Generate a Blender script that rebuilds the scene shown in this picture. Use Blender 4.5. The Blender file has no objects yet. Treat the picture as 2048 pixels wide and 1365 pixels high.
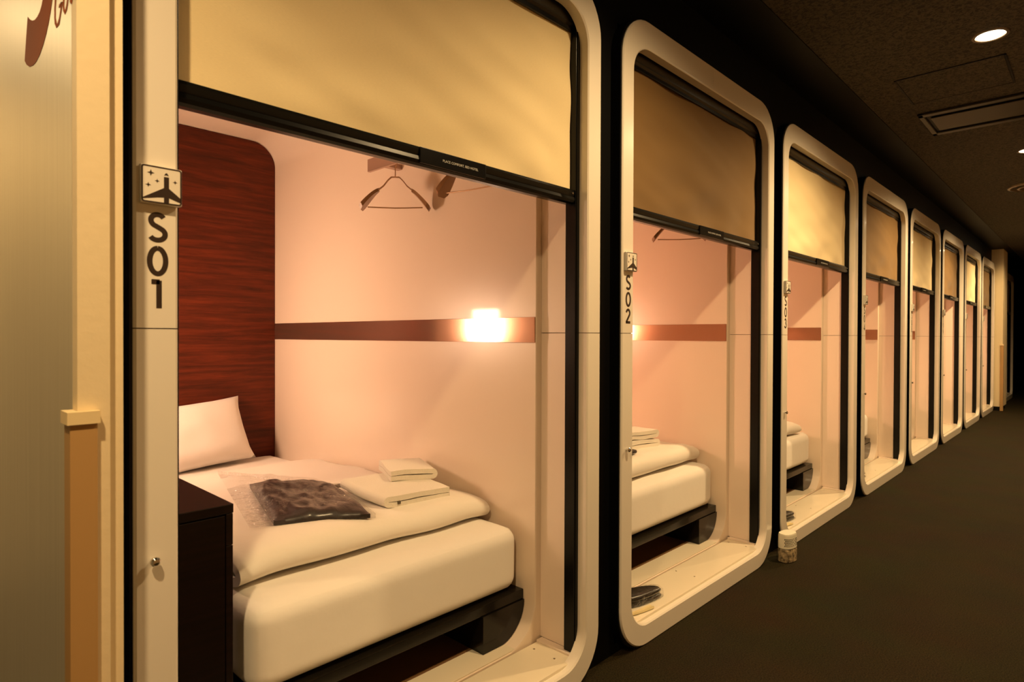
import bpy, bmesh, math, random
from mathutils import Vector, Matrix, noise

# ------------------------------------------------------------------ camera, world, exposure
scene = bpy.context.scene
COL = scene.collection
F_PX, YAW, PITCH, ROLL, CAM_Z = 1225.54, math.radians(43.8745), math.radians(-0.4695), math.radians(0.1952), 1.0934
cy, sy, cp, sp = math.cos(YAW), math.sin(YAW), math.cos(PITCH), math.sin(PITCH)
Fw = Vector((cy*cp, sy*cp, sp)); Rt = Vector((sy, -cy, 0)); Up = Rt.cross(Fw)
c_, s_ = math.cos(ROLL), math.sin(ROLL)
Rr, Ur = c_*Rt + s_*Up, -s_*Rt + c_*Up
cam = bpy.data.cameras.new('camera'); camo = bpy.data.objects.new('camera', cam); COL.objects.link(camo)
M = Matrix((Rr, Ur, -Fw)).transposed().to_4x4(); M.translation = Vector((0, 0, CAM_Z))
camo.matrix_world = M
cam.sensor_width = 36.0; cam.lens = F_PX*36.0/2048.0; cam.clip_start = 0.02; cam.clip_end = 100
cam.dof.use_dof = True; cam.dof.focus_distance = 2.6; cam.dof.aperture_fstop = 7.0
scene.camera = camo
w = bpy.data.worlds.new('world'); scene.world = w; w.use_nodes = True
w.node_tree.nodes['Background'].inputs[0].default_value = (0.010, 0.008, 0.006, 1)
scene.view_settings.view_transform = 'Standard'; scene.view_settings.look = 'None'
scene.view_settings.gamma = 1.0; scene.view_settings.use_curve_mapping = False
scene.view_settings.exposure = 0.0
DOWN_W, DOWN_COL = 116.0, (1.0, 0.68, 0.33)
LAMP_E, LAMP_COL = 122.0, (1.0, 0.50, 0.29)

# ------------------------------------------------------------------ numbers measured from the photograph
X0, PX_, WD = 0.297, 1.4337, 1.311          # left edge of the first cabin, cabin pitch, frame width
YF, YW = 1.154, 1.200                        # frame face, black wall
ZT, ZJ = 2.2, 1.104                          # frame top, joint height
CEIL = 2.42
N_CAB = 8
def cabx(i): return X0 + i*PX_

# ------------------------------------------------------------------ materials
MATS = {}
def new_mat(name):
    m = bpy.data.materials.new(name); m.use_nodes = True; MATS[name] = m
    nt = m.node_tree; return m, nt, nt.nodes['Principled BSDF']
def pm(name, col, rough=0.5, metal=0.0, coat=0.0, coat_r=0.05, emit=None, es=0.0, bump=None, var=None, spec=None, sheen=0.0, trans=0.0):
    """principled material; bump=(scale, strength, stretch xyz), var=(scale, amount, stretch)"""
    m, nt, b = new_mat(name)
    b.inputs['Base Color'].default_value = (*col, 1); b.inputs['Roughness'].default_value = rough
    b.inputs['Metallic'].default_value = metal; b.inputs['Coat Weight'].default_value = coat
    b.inputs['Coat Roughness'].default_value = coat_r
    if spec is not None: b.inputs['Specular IOR Level'].default_value = spec
    if sheen: b.inputs['Sheen Weight'].default_value = sheen
    if trans: b.inputs['Transmission Weight'].default_value = trans
    if emit: b.inputs['Emission Color'].default_value = (*emit, 1); b.inputs['Emission Strength'].default_value = es
    if bump or var:
        tc = nt.nodes.new('ShaderNodeTexCoord')
    if bump:
        mp = nt.nodes.new('ShaderNodeMapping'); nt.links.new(tc.outputs['Object'], mp.inputs[0])
        mp.inputs['Scale'].default_value = bump[2] if len(bump) > 2 else (1, 1, 1)
        n = nt.nodes.new('ShaderNodeTexNoise'); n.inputs['Scale'].default_value = bump[0]; n.inputs['Detail'].default_value = 4
        nt.links.new(mp.outputs[0], n.inputs['Vector'])
        bp = nt.nodes.new('ShaderNodeBump'); bp.inputs['Strength'].default_value = bump[1]; bp.inputs['Distance'].default_value = 0.01
        nt.links.new(n.outputs['Fac'], bp.inputs['Height']); nt.links.new(bp.outputs[0], b.inputs['Normal'])
    if var:
        mp = nt.nodes.new('ShaderNodeMapping'); nt.links.new(tc.outputs['Object'], mp.inputs[0])
        mp.inputs['Scale'].default_value = var[2] if len(var) > 2 else (1, 1, 1)
        n = nt.nodes.new('ShaderNodeTexNoise'); n.inputs['Scale'].default_value = var[0]; n.inputs['Detail'].default_value = 5
        nt.links.new(mp.outputs[0], n.inputs['Vector'])
        r = nt.nodes.new('ShaderNodeValToRGB'); a = var[1]
        r.color_ramp.elements[0].position = 0.3; r.color_ramp.elements[1].position = 0.7
        r.color_ramp.elements[0].color = (*[max(0, v*(1-a)) for v in col], 1)
        r.color_ramp.elements[1].color = (*[min(1, v*(1+a)) for v in col], 1)
        nt.links.new(n.outputs['Fac'], r.inputs[0]); nt.links.new(r.outputs[0], b.inputs['Base Color'])
    return m
WHITE = pm('white_gloss_panel', (0.80, 0.74, 0.64), 0.22, coat=0.25, bump=(7, 0.02))
SHELL = pm('cabin_lining', (0.82, 0.69, 0.565), 0.30, coat=0.45, coat_r=0.06)
JAMB = pm('jamb_lining', (0.84, 0.71, 0.60), 0.35, coat=0.2)
SILLM = pm('sill_laminate', (0.80, 0.72, 0.56), 0.22, coat=0.2, bump=(3, 0.02))
BLACK = pm('black_satin', (0.003, 0.003, 0.003), 0.25, spec=0.25)
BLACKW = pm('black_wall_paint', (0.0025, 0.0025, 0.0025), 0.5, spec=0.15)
TRACK = pm('black_aluminium', (0.004, 0.004, 0.0035), 0.25, spec=0.22)
FASCIA = pm('dark_metal_fascia', (0.020, 0.017, 0.012), 0.26, metal=0.3)
SHEET = pm('white_cotton', (0.84, 0.80, 0.74), 0.85, bump=(9, 0.22), sheen=0.2)
DUVETM = pm('duvet_cotton', (0.86, 0.81, 0.73), 0.88, bump=(6, 0.40), sheen=0.2)
TOWELM = pm('terry_towel', (0.86, 0.80, 0.68), 0.95, bump=(420, 0.5), sheen=0.4)
CREAM = pm('cream_wallpaper', (0.80, 0.66, 0.42), 0.6, bump=(60, 0.06))
OPP = pm('tan_wall_covering', (0.34, 0.24, 0.13), 0.6)
CREAM2 = pm('cream_wall_recess', (0.76, 0.60, 0.42), 0.6)
GUARD = pm('tan_corner_guard', (0.46, 0.27, 0.10), 0.5)
GUARDCAP = pm('cream_guard_cap', (0.80, 0.64, 0.36), 0.45)
PRINT = pm('dark_brown_print', (0.030, 0.016, 0.010), 0.4)
ORANGE = pm('orange_print', (0.34, 0.070, 0.006), 0.7, spec=0.05)
CHROME = pm('chrome', (0.75, 0.72, 0.68), 0.12, metal=1.0)
DARKWOOD = pm('black_stained_wood', (0.007, 0.0024, 0.0014), 0.4, spec=0.3, var=(3, 0.5, (1, 14, 30)))
BEDBASE = pm('black_bed_base', (0.006, 0.005, 0.0035), 0.2, spec=0.3, coat=0.1)
STRIP = pm('bronze_metal_strip', (0.50, 0.31, 0.22), 0.11, metal=0.9)
RAILM = pm('rail_metal', (0.48, 0.32, 0.25), 0.3, metal=0.5)
HANGW = pm('hanger_wire', (0.50, 0.33, 0.20), 0.3, metal=0.7)
HANGS = pm('hanger_shoulder', (0.30, 0.16, 0.07), 0.4)
GARM = pm('dark_brown_garment', (0.012, 0.006, 0.005), 0.55, coat=0.55, coat_r=0.22, bump=(16, 0.9, (1.6, 0.7, 1)))
SLIPM = pm('black_slipper', (0.008, 0.006, 0.0045), 0.3, coat=0.4, coat_r=0.15, bump=(60, 0.4))
BONE = pm('ivory_plastic', (0.66, 0.55, 0.28), 0.35)
FRESHW = pm('white_plastic', (0.80, 0.77, 0.62), 0.4)
HOLE = pm('dark_hole', (0.02, 0.016, 0.010), 0.8)
BEADS = pm('patterned_refill', (0.28, 0.22, 0.13), 0.5, var=(70, 0.9))
SCREW = pm('steel_screw', (0.5, 0.44, 0.36), 0.3, metal=1.0)
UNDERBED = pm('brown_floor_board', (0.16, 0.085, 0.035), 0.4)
LINE = pm('shadow_gap_filler', (0.16, 0.10, 0.06), 0.7)
WRITE = pm('grey_lettering', (0.55, 0.53, 0.48), 0.6)
LABELM = pm('care_label', (0.10, 0.08, 0.05), 0.8)
LED = pm('lamp_diffuser', (0.9, 0.85, 0.75), 0.5, emit=LAMP_COL, es=LAMP_E)
LED1 = pm('lamp_diffuser_bright', (0.9, 0.85, 0.75), 0.5, emit=(1.0, 0.62, 0.39), es=LAMP_E*0.86)
GLOW = pm('downlight_lens', (1, 1, 1), 0.5, emit=(1.0, 0.80, 0.50), es=30)
CEILRING = pm('ceiling_fitting_metal', (0.16, 0.12, 0.08), 0.35, metal=0.6)
VENTM = pm('black_vent_metal', (0.030, 0.024, 0.016), 0.4, metal=0.3)
VENTF = pm('dark_vent_flap', (0.028, 0.019, 0.010), 0.45)
DETW = pm('detector_plastic', (0.45, 0.33, 0.22), 0.5)

def fabric(name, col, trans):
    m, nt, b = new_mat(name)
    b.inputs['Roughness'].default_value = 0.9; b.inputs['Sheen Weight'].default_value = 0.15
    tc = nt.nodes.new('ShaderNodeTexCoord'); mp = nt.nodes.new('ShaderNodeMapping')
    mp.inputs['Scale'].default_value = (60, 1, 500); nt.links.new(tc.outputs['Object'], mp.inputs[0])
    n = nt.nodes.new('ShaderNodeTexNoise'); n.inputs['Scale'].default_value = 2.0; n.inputs['Detail'].default_value = 3
    nt.links.new(mp.outputs[0], n.inputs['Vector'])
    r = nt.nodes.new('ShaderNodeValToRGB')
    r.color_ramp.elements[0].color = (*[v*0.90 for v in col], 1); r.color_ramp.elements[1].color = (*[min(1, v*1.08) for v in col], 1)
    nt.links.new(n.outputs['Fac'], r.inputs[0]); nt.links.new(r.outputs[0], b.inputs['Base Color'])
    bp = nt.nodes.new('ShaderNodeBump'); bp.inputs['Strength'].default_value = 0.12; bp.inputs['Distance'].default_value = 0.002
    nt.links.new(n.outputs['Fac'], bp.inputs['Height']); nt.links.new(bp.outputs[0], b.inputs['Normal'])
    t = nt.nodes.new('ShaderNodeBsdfTranslucent'); t.inputs[0].default_value = (*col, 1)
    mx = nt.nodes.new('ShaderNodeMixShader'); mx.inputs[0].default_value = trans
    nt.links.new(b.outputs[0], mx.inputs[1]); nt.links.new(t.outputs[0], mx.inputs[2])
    nt.links.new(mx.outputs[0], nt.nodes['Material Output'].inputs[0])
    return m
SHADE_CREAM = fabric('cream_shade_fabric', (0.88, 0.735, 0.44), 0.12)
SHADE_BROWN = fabric('brown_shade_fabric', (0.205, 0.114, 0.031), 0.03)

def wood_mat():
    m, nt, b = new_mat('mahogany_veneer')
    tc = nt.nodes.new('ShaderNodeTexCoord'); mp = nt.nodes.new('ShaderNodeMapping')
    mp.inputs['Scale'].default_value = (1.1, 1, 16); nt.links.new(tc.outputs['Object'], mp.inputs[0])
    n = nt.nodes.new('ShaderNodeTexNoise'); n.inputs['Scale'].default_value = 2.4; n.inputs['Detail'].default_value = 9; n.inputs['Roughness'].default_value = 0.68
    n.inputs['Distortion'].default_value = 0.25
    nt.links.new(mp.outputs[0], n.inputs['Vector'])
    r = nt.nodes.new('ShaderNodeValToRGB'); e = r.color_ramp.elements
    e[0].position = 0.30; e[0].color = (0.034, 0.0052, 0.0014, 1)
    e[1].position = 0.72; e[1].color = (0.165, 0.026, 0.0062, 1)
    x = e.new(0.5); x.color = (0.085, 0.0125, 0.0030, 1)
    nt.links.new(n.outputs['Fac'], r.inputs[0]); nt.links.new(r.outputs[0], b.inputs['Base Color'])
    b.inputs['Roughness'].default_value = 0.5; b.inputs['Specular IOR Level'].default_value = 0.25
    return m
WOOD = wood_mat()

def carpet_mat():
    m, nt, b = new_mat('olive_brown_carpet')
    tc = nt.nodes.new('ShaderNodeTexCoord')
    n = nt.nodes.new('ShaderNodeTexNoise'); n.inputs['Scale'].default_value = 210; n.inputs['Detail'].default_value = 3
    n2 = nt.nodes.new('ShaderNodeTexNoise'); n2.inputs['Scale'].default_value = 3.5; n2.inputs['Detail'].default_value = 4
    for k in (n, n2): nt.links.new(tc.outputs['Object'], k.inputs['Vector'])
    r = nt.nodes.new('ShaderNodeValToRGB')
    r.color_ramp.elements[0].position = 0.3; r.color_ramp.elements[1].position = 0.75
    r.color_ramp.elements[0].color = (0.012, 0.009, 0.0035, 1); r.color_ramp.elements[1].color = (0.046, 0.034, 0.0128, 1)
    nt.links.new(n.outputs['Fac'], r.inputs[0])
    mx = nt.nodes.new('ShaderNodeMix'); mx.data_type = 'RGBA'; mx.blend_type = 'MULTIPLY'; mx.inputs[0].default_value = 0.5
    nt.links.new(r.outputs[0], mx.inputs[6]); nt.links.new(n2.outputs['Color'], mx.inputs[7])
    nt.links.new(mx.outputs[2], b.inputs['Base Color'])
    bp = nt.nodes.new('ShaderNodeBump'); bp.inputs['Strength'].default_value = 0.6; bp.inputs['Distance'].default_value = 0.006
    nt.links.new(n.outputs['Fac'], bp.inputs['Height']); nt.links.new(bp.outputs[0], b.inputs['Normal'])
    b.inputs['Roughness'].default_value = 0.95; b.inputs['Specular IOR Level'].default_value = 0.1
    return m
CARPET = carpet_mat()

def ceil_mat():
    m, nt, b = new_mat('dark_fissured_ceiling_board')
    tc = nt.nodes.new('ShaderNodeTexCoord')
    n = nt.nodes.new('ShaderNodeTexNoise'); n.inputs['Scale'].default_value = 62; n.inputs['Detail'].default_value = 3; n.inputs['Distortion'].default_value = 1.2
    nt.links.new(tc.outputs['Object'], n.inputs['Vector'])
    r = nt.nodes.new('ShaderNodeValToRGB')
    r.color_ramp.elements[0].position = 0.40; r.color_ramp.elements[0].color = (0.003, 0.0025, 0.0015, 1)
    r.color_ramp.elements[1].position = 0.56; r.color_ramp.elements[1].color = (0.058, 0.044, 0.026, 1)
    nt.links.new(n.outputs['Fac'], r.inputs[0]); nt.links.new(r.outputs[0], b.inputs['Base Color'])
    bp = nt.nodes.new('ShaderNodeBump'); bp.inputs['Strength'].default_value = 0.5; bp.inputs['Distance'].default_value = 0.004
    nt.links.new(r.outputs[0], bp.inputs['Height']); nt.links.new(bp.outputs[0], b.inputs['Normal'])
    b.inputs['Roughness'].default_value = 0.8
    return m
CEILM = ceil_mat()

def brushed_mat():
    m, nt, b = new_mat('frosted_panel')
    tc = nt.nodes.new('ShaderNodeTexCoord'); mp = nt.nodes.new('ShaderNodeMapping')
    mp.inputs['Scale'].default_value = (1, 30, 0.6); nt.links.new(tc.outputs['Object'], mp.inputs[0])
    n = nt.nodes.new('ShaderNodeTexNoise'); n.inputs['Scale'].default_value = 3; n.inputs['Detail'].default_value = 4
    nt.links.new(mp.outputs[0], n.inputs['Vector'])
    r = nt.nodes.new('ShaderNodeValToRGB')
    r.color_ramp.elements[0].color = (0.44, 0.42, 0.33, 1); r.color_ramp.elements[1].color = (0.56, 0.53, 0.42, 1)
    nt.links.new(n.outputs['Fac'], r.inputs[0]); nt.links.new(r.outputs[0], b.inputs['Base Color'])
    b.inputs['Metallic'].default_value = 0.35; b.inputs['Roughness'].default_value = 0.46
    return m
PANELM = brushed_mat()

def plastic_mat():
    m, nt, b = new_mat('clear_plastic_film')
    out = nt.nodes['Material Output']; nt.nodes.remove(b)
    t = nt.nodes.new('ShaderNodeBsdfTransparent'); t.inputs[0].default_value = (1.0, 0.998, 0.995, 1)
    g = nt.nodes.new('ShaderNodeBsdfGlossy'); g.inputs['Roughness'].default_value = 0.05
    lw = nt.nodes.new('ShaderNodeLayerWeight'); lw.inputs[0].default_value = 0.35
    tc = nt.nodes.new('ShaderNodeTexCoord'); n = nt.nodes.new('ShaderNodeTexNoise')
    n.inputs['Scale'].default_value = 30; n.inputs['Detail'].default_value = 3; n.inputs['Distortion'].default_value = 1.0
    nt.links.new(tc.outputs['Object'], n.inputs['Vector'])
    bp = nt.nodes.new('ShaderNodeBump'); bp.inputs['Strength'].default_value = 1.0; bp.inputs['Distance'].default_value = 0.03
    nt.links.new(n.outputs['Fac'], bp.inputs['Height'])
    nt.links.new(bp.outputs[0], g.inputs['Normal']); nt.links.new(bp.outputs[0], lw.inputs['Normal'])
    mx = nt.nodes.new('ShaderNodeMixShader')
    ml = nt.nodes.new('ShaderNodeMath'); ml.operation = 'MULTIPLY_ADD'; ml.inputs[1].default_value = 0.30; ml.inputs[2].default_value = 0.02
    nt.links.new(lw.outputs['Fresnel'], ml.inputs[0]); nt.links.new(ml.outputs[0], mx.inputs[0])
    nt.links.new(t.outputs[0], mx.inputs[1]); nt.links.new(g.outputs[0], mx.inputs[2]); nt.links.new(mx.outputs[0], out.inputs[0])
    return m
FILM = plastic_mat()

# ------------------------------------------------------------------ mesh helpers
ORG = {}
def tag(o, label=None, cat=None, group=None, kind=None):
    if label: o['label'] = label
    if cat: o['category'] = cat
    if group: o['group'] = group
    if kind: o['kind'] = kind
    return o
def thing(name, loc, label, cat, group=None):
    o = bpy.data.objects.new(name, None); COL.objects.link(o); o.location = loc; o.empty_display_size = 0.1
    ORG[o.name] = Vector(loc); return tag(o, label, cat, group)
def obj(name, bm, mat, parent=None, smooth=True, angle=35, org=None, norm=True):
    """bm is in absolute coordinates of the first cabin; stored relative to its thing"""
    if norm: bmesh.ops.recalc_face_normals(bm, faces=bm.faces[:])
    o_ = ORG[parent.name] if parent else Vector(org if org else (0, 0, 0))
    for v in bm.verts: v.co -= o_
    me = bpy.data.meshes.new(name); bm.to_mesh(me); bm.free()
    if smooth:
        me.shade_smooth(); me.set_sharp_from_angle(angle=math.radians(angle))
    me.materials.append(mat)
    o = bpy.data.objects.new(name, me); COL.objects.link(o)
    if smooth and angle < 50:
        wn = o.modifiers.new('weighted_normal', 'WEIGHTED_NORMAL'); wn.keep_sharp = True; wn.weight = 100
    if parent: o.parent = parent; ORG[o.name] = o_
    else: o.location = o_; ORG[o.name] = o_
    return o
def box(bm, x0, x1, y0, y1, z0, z1, bev=0.0, seg=2):
    v = [bm.verts.new((x, y, z)) for x in (x0, x1) for y in (y0, y1) for z in (z0, z1)]
    f = [bm.faces.new([v[i] for i in q]) for q in ((0,1,3,2),(4,6,7,5),(0,4,5,1),(2,3,7,6),(0,2,6,4),(1,5,7,3))]
    if bev:
        es = list({e for k in f for e in k.edges})
        bmesh.ops.bevel(bm, geom=es, offset=bev, segments=seg, affect='EDGES', profile=0.5)
    return bm
def B(*a, **k): return box(bmesh.new(), *a, **k)
def prism(bm, pts, f0, f1):
    """pts 2D; f0,f1 map a 2D point to the 3D front/back"""
    a = [bm.verts.new(f0(*p)) for p in pts]; b = [bm.verts.new(f1(*p)) for p in pts]
    bm.faces.new(a); bm.faces.new(b[::-1]); n = len(pts)
    for i in range(n): bm.faces.new((a[i], b[i], b[(i+1) % n], a[(i+1) % n]))
    return bm
def xz(y): return lambda a, b: (a, y, b)
def yz(x): return lambda a, b: (x, a, b)
def xy(z): return lambda a, b: (a, b, z)
def tube(bm, pts, r, seg=8, caps=True):
    pts = [Vector(p) for p in pts]; rings = []
    rr = r if isinstance(r, (list, tuple)) else [r]*len(pts)
    up = Vector((0, 0, 1))
    for i, p in enumerate(pts):
        d = (pts[min(i+1, len(pts)-1)] - pts[max(i-1, 0)]).normalized()
        a = d.cross(up)
        if a.length < 0.05: a = d.cross(Vector((0, 1, 0)))
        a.normalize(); b = d.cross(a)
        rings.append([bm.verts.new(p + (a*math.cos(t) + b*math.sin(t))*rr[i]) for t in [2*math.pi*k/seg for k in range(seg)]])
    for i in range(len(rings)-1):
        for k in range(seg): bm.faces.new((rings[i][k], rings[i][(k+1) % seg], rings[i+1][(k+1) % seg], rings[i+1][k]))
    if caps: bm.faces.new(rings[0][::-1]); bm.faces.new(rings[-1])
    return bm
def lathe(bm, prof, c, seg=24, axis='z'):
    """prof [(r, h)]; axis z up"""
    rings = []
    for r, h in prof:
        ring = []
        for k in range(seg):
            t = 2*math.pi*k/seg; a, b = r*math.cos(t), r*math.sin(t)
            ring.append(bm.verts.new((c[0]+a, c[1]+b, c[2]+h) if axis == 'z' else (c[0]+a, c[1]+h, c[2]+b)))
        rings.append(ring)
    for i in range(len(rings)-1):
        for k in range(seg): bm.faces.new((rings[i][k], rings[i][(k+1) % seg], rings[i+1][(k+1) % seg], rings[i+1][k]))
    bm.faces.new(rings[0][::-1]); bm.faces.new(rings[-1]); return bm
def loop(x0, x1, z0, z1, r, zj=ZJ, n=10):
    xm = (x0+x1)/2; P = [(x0, zj)]
    def arc(cx, cz, a0, a1):
        for k in range(n+1):
            t = math.radians(a0+(a1-a0)*k/n); P.append((cx+r*math.cos(t), cz+r*math.sin(t)))
    arc(x0+r, z1-r, 180, 90); P.append((xm, z1)); arc(x1-r, z1-r, 90, 0); P.append((x1, zj))
    arc(x1-r, z0+r, 0, -90); P.append((xm, z0)); arc(x0+r, z0+r, -90, -180); return P
def ring(bm, O, I, idx, sec, closed=False):
    """sweep section sec [(t, y)] along paired loops O, I at indices idx"""
    R = []
    for i in idx:
        o, n_ = Vector(O[i]), Vector(I[i])
        R.append([bm.verts.new(((o+(n_-o)*t).x, y, (o+(n_-o)*t).y)) for t, y in sec])
    m = len(sec)
    for a in range(len(R) if closed else len(R)-1):
        p, q = R[a], R[(a+1) % len(R)]
        for k in range(m): bm.faces.new((p[k], q[k], q[(k+1) % m], p[(k+1) % m]))
    if not closed: bm.faces.new(R[0]); bm.faces.new(R[-1][::-1])
    return bm
def rbox(x0, x1, y0, y1, z0, z1, r, n=10, amp=0.0, sc=3.0, seed=0, puff=0.0):
    """rounded soft box with noise; r=(rx,ry,rz)"""
    bm = bmesh.new(); c = Vector(((x0+x1)/2, (y0+y1)/2, (z0+z1)/2)); h = Vector(((x1-x0)/2, (y1-y0)/2, (z1-z0)/2))
    bmesh.ops.create_cube(bm, size=2); bmesh.ops.subdivide_edges(bm, edges=bm.edges[:], cuts=n, use_grid_fill=True)
    R = Vector(r) if isinstance(r, (tuple, list)) else Vector((r, r, r))
    for v in bm.verts:
        p = v.co.copy()
        # push grid lines towards the edges so the rounding has vertices
        p = Vector([math.copysign(1-(1-abs(k))**1.35, k) for k in p])
        q = Vector([p[k]*h[k] for k in range(3)]); inner = Vector([max(-(h[k]-R[k]), min(h[k]-R[k], q[k])) for k in range(3)])
        d = Vector([(q[k]-inner[k])/max(R[k], 1e-6) for k in range(3)])
        if d.length > 1e-6:
            m_ = max(abs(k) for k in d); d = d.normalized()*m_ if m_ < 1 else d.normalized()
        q = Vector([inner[k]+d[k]*R[k] for k in range(3)])
        if puff: q.z += puff*(1-p.x**2)*(1-p.y**2)*p.z
        if amp:
            nn = noise.noise(Vector((q.x*sc+seed, q.y*sc, q.z*sc))); n2 = noise.noise(Vector((q.x*sc*2.7, q.y*sc*2.7+seed, q.z*sc)))
            w_ = d.normalized() if d.length > 1e-6 else Vector((0, 0, 1 if p.z > 0 else -1))
            if p.z > -0.9: q += w_*amp*(nn+0.4*n2)
        v.co = q + c
    return bm
def ribbon_outline(path, th):
    P = [Vector(p) for p in path]; L, Rr_ = [], []
    for i, p in enumerate(P):
        d = (P[min(i+1, len(P)-1)]-P[max(i-1, 0)]); d.normalize(); n_ = Vector((-d.y, d.x))
        t = th[i] if isinstance(th, (list, tuple)) else th
        L.append(p+n_*t/2); Rr_.append(p-n_*t/2)
    return L, Rr_
def ribbon(bm, path, width, fmap0, fmap1):
    """flat stroke lettering: ribbon along a 2D path given depth by two maps"""
    L, R_ = ribbon_outline(path, width); n = len(L)
    V = [[bm.verts.new(f(p.x, p.y)) for p in s] for f in (fmap0, fmap1) for s in (L, R_)]
    for i in range(n-1):
        bm.faces.new((V[0][i], V[0][i+1], V[1][i+1], V[1][i])); bm.faces.new((V[2][i], V[3][i], V[3][i+1], V[2][i+1]))
        bm.faces.new((V[0][i], V[2][i], V[2][i+1], V[0][i+1])); bm.faces.new((V[1][i], V[1][i+1], V[3][i+1], V[3][i]))
    for i in (0, n-1): bm.faces.new((V[0][i], V[1][i], V[3][i], V[2][i]))
    return bm
def fold(path, th, c0, c1, nseg, fmap, amp=0.0, sc=6.0, seed=0):
    """thick folded cloth: ribbon profile extruded; fmap(a,b,c)->3D"""
    L, R_ = ribbon_outline(path, th); out = L + R_[::-1]; bm = bmesh.new(); rows = []
    for k in range(nseg+1):
        c = c0+(c1-c0)*k/nseg; row = []
        for p in out:
            q = Vector(fmap(p.x, p.y, c))
            if amp:
                q += Vector((noise.noise(q*sc+Vector((seed, 0, 0))), noise.noise(q*sc+Vector((0, seed+7, 0))), 0.9*noise.noise(q*sc+Vector((3, 0, seed)))))*amp
            row.append(bm.verts.new(q))
        rows.append(row)
    m = len(out)
    for k in range(nseg):
        for i in range(m): bm.faces.new((rows[k][i], rows[k+1][i], rows[k+1][(i+1) % m], rows[k][(i+1) % m]))
    n = len(L)
    for row in (rows[0], rows[-1]):     # end caps as quads along the ribbon
        for i in range(n-1): bm.faces.new((row[i], row[i+1], row[m-2-i], row[m-1-i]))
    return bm
def sheet(fn, nu, nv, th=0.0):
    """grid surface fn(u,v)->3D; with thickness th along fn normal approx (z) when given as function"""
    bm = bmesh.new(); G = [[bm.verts.new(fn(i/nu, j/nv)) for j in range(nv+1)] for i in range(nu+1)]
    for i in range(nu):
        for j in range(nv): bm.faces.new((G[i][j], G[i+1][j], G[i+1][j+1], G[i][j+1]))
    return bm, G
def solid_sheet(fn, gn, nu, nv):
    """closed solid between top fn and bottom gn"""
    bm = bmesh.new()
    A = [[bm.verts.new(fn(i/nu, j/nv)) for j in range(nv+1)] for i in range(nu+1)]
    C = [[bm.verts.new(gn(i/nu, j/nv)) for j in range(nv+1)] for i in range(nu+1)]
    for i in range(nu):
        for j in range(nv):
            bm.faces.new((A[i][j], A[i+1][j], A[i+1][j+1], A[i][j+1])); bm.faces.new((C[i][j], C[i][j+1], C[i+1][j+1], C[i+1][j]))
    for i in range(nu):
        bm.faces.new((A[i][0], C[i][0], C[i+1][0], A[i+1][0])); bm.faces.new((A[i][nv], A[i+1][nv], C[i+1][nv], C[i][nv]))
    for j in range(nv):
        bm.faces.new((A[0][j], A[0][j+1], C[0][j+1], C[0][j])); bm.faces.new((A[nu][j], C[nu][j], C[nu][j+1], A[nu][j+1]))
    return bm
def children(o): return list(o.children)
def copy_tree(root, dx, label=None, skip=()):
    r = root.copy(); COL.objects.link(r); r.location = root.location + Vector((dx, 0, 0)); ORG[r.name] = ORG[root.name].copy()
    if label: r['label'] = label
    for ch in children(root):
        if ch.name.split('.')[0] in skip: continue
        c = ch.copy(); COL.objects.link(c); c.parent = r; ORG[c.name] = ORG[ch.name].copy()
        for g in children(ch):
            d = g.copy(); COL.objects.link(d); d.parent = c; ORG[d.name] = ORG[g.name].copy()
    return r
def struct(name, bm, mat, label, cat, smooth=False):
    o = obj(name, bm, mat, smooth=smooth); return tag(o, label, cat, kind='structure')

ORD = ['first', 'second', 'third', 'fourth', 'fifth', 'sixth', 'seventh', 'eighth']
NUM = ['S%02d' % (i+1) for i in range(N_CAB)]

# ------------------------------------------------------------------ the setting
struct('floor', B(-3.0, 20.3, -0.6, 3.5, -0.05, 0.0), CARPET, 'dark olive brown carpet along the corridor', 'floor')
struct('ceiling', B(-3.0, 20.3, -0.6, 3.5, CEIL, CEIL+0.05), CEILM, 'dark fissured ceiling over the corridor', 'ceiling')
struct('ceiling_shadow_strip', B(-3.0, 20.25, 0.975, YW, CEIL-0.004, CEIL-0.0002), BLACKW, 'black strip painting in the shadow on the ceiling above the cabin fronts', 'painted ceiling shadow')  # black strip paints in the ceiling's fall into shadow near the cabin wall
bm = bmesh.new()
box(bm, 0.286, 12.2, YW, YW+0.02, 2.165, CEIL)                     # band above the openings
for i in range(N_CAB+1):
    a = 0.286 if i == 0 else cabx(i-1)+WD-0.03
    b_ = cabx(i)+0.03 if i < N_CAB else 11.62
    box(bm, a, b_, YW, YW+0.02, 0, 2.165)
for i in range(N_CAB): box(bm, cabx(i)+0.03, cabx(i)+WD-0.03, YW, YW+0.02, 0, 0.03)
struct('wall_front', bm, BLACKW, 'black wall between the white cabin frames', 'wall')
struct('wall_opposite', B(-3.0, 20.3, -0.60, -0.55, 0, CEIL), OPP, 'cream wall on the other side of the corridor', 'wall')
struct('wall_end', B(20.25, 20.3, -0.55, 3.5, 0, CEIL), BLACKW, 'black wall at the far end of the corridor', 'wall')
struct('wall_left', B(-3.05, -3.0, -0.55, 3.5, 0, CEIL), CREAM, 'cream wall behind the entrance bay', 'wall')
struct('wall_back', B(-3.0, 20.3, 3.5, 3.55, 0, CEIL), CREAM, 'cream wall closing the entrance bay', 'wall')
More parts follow.
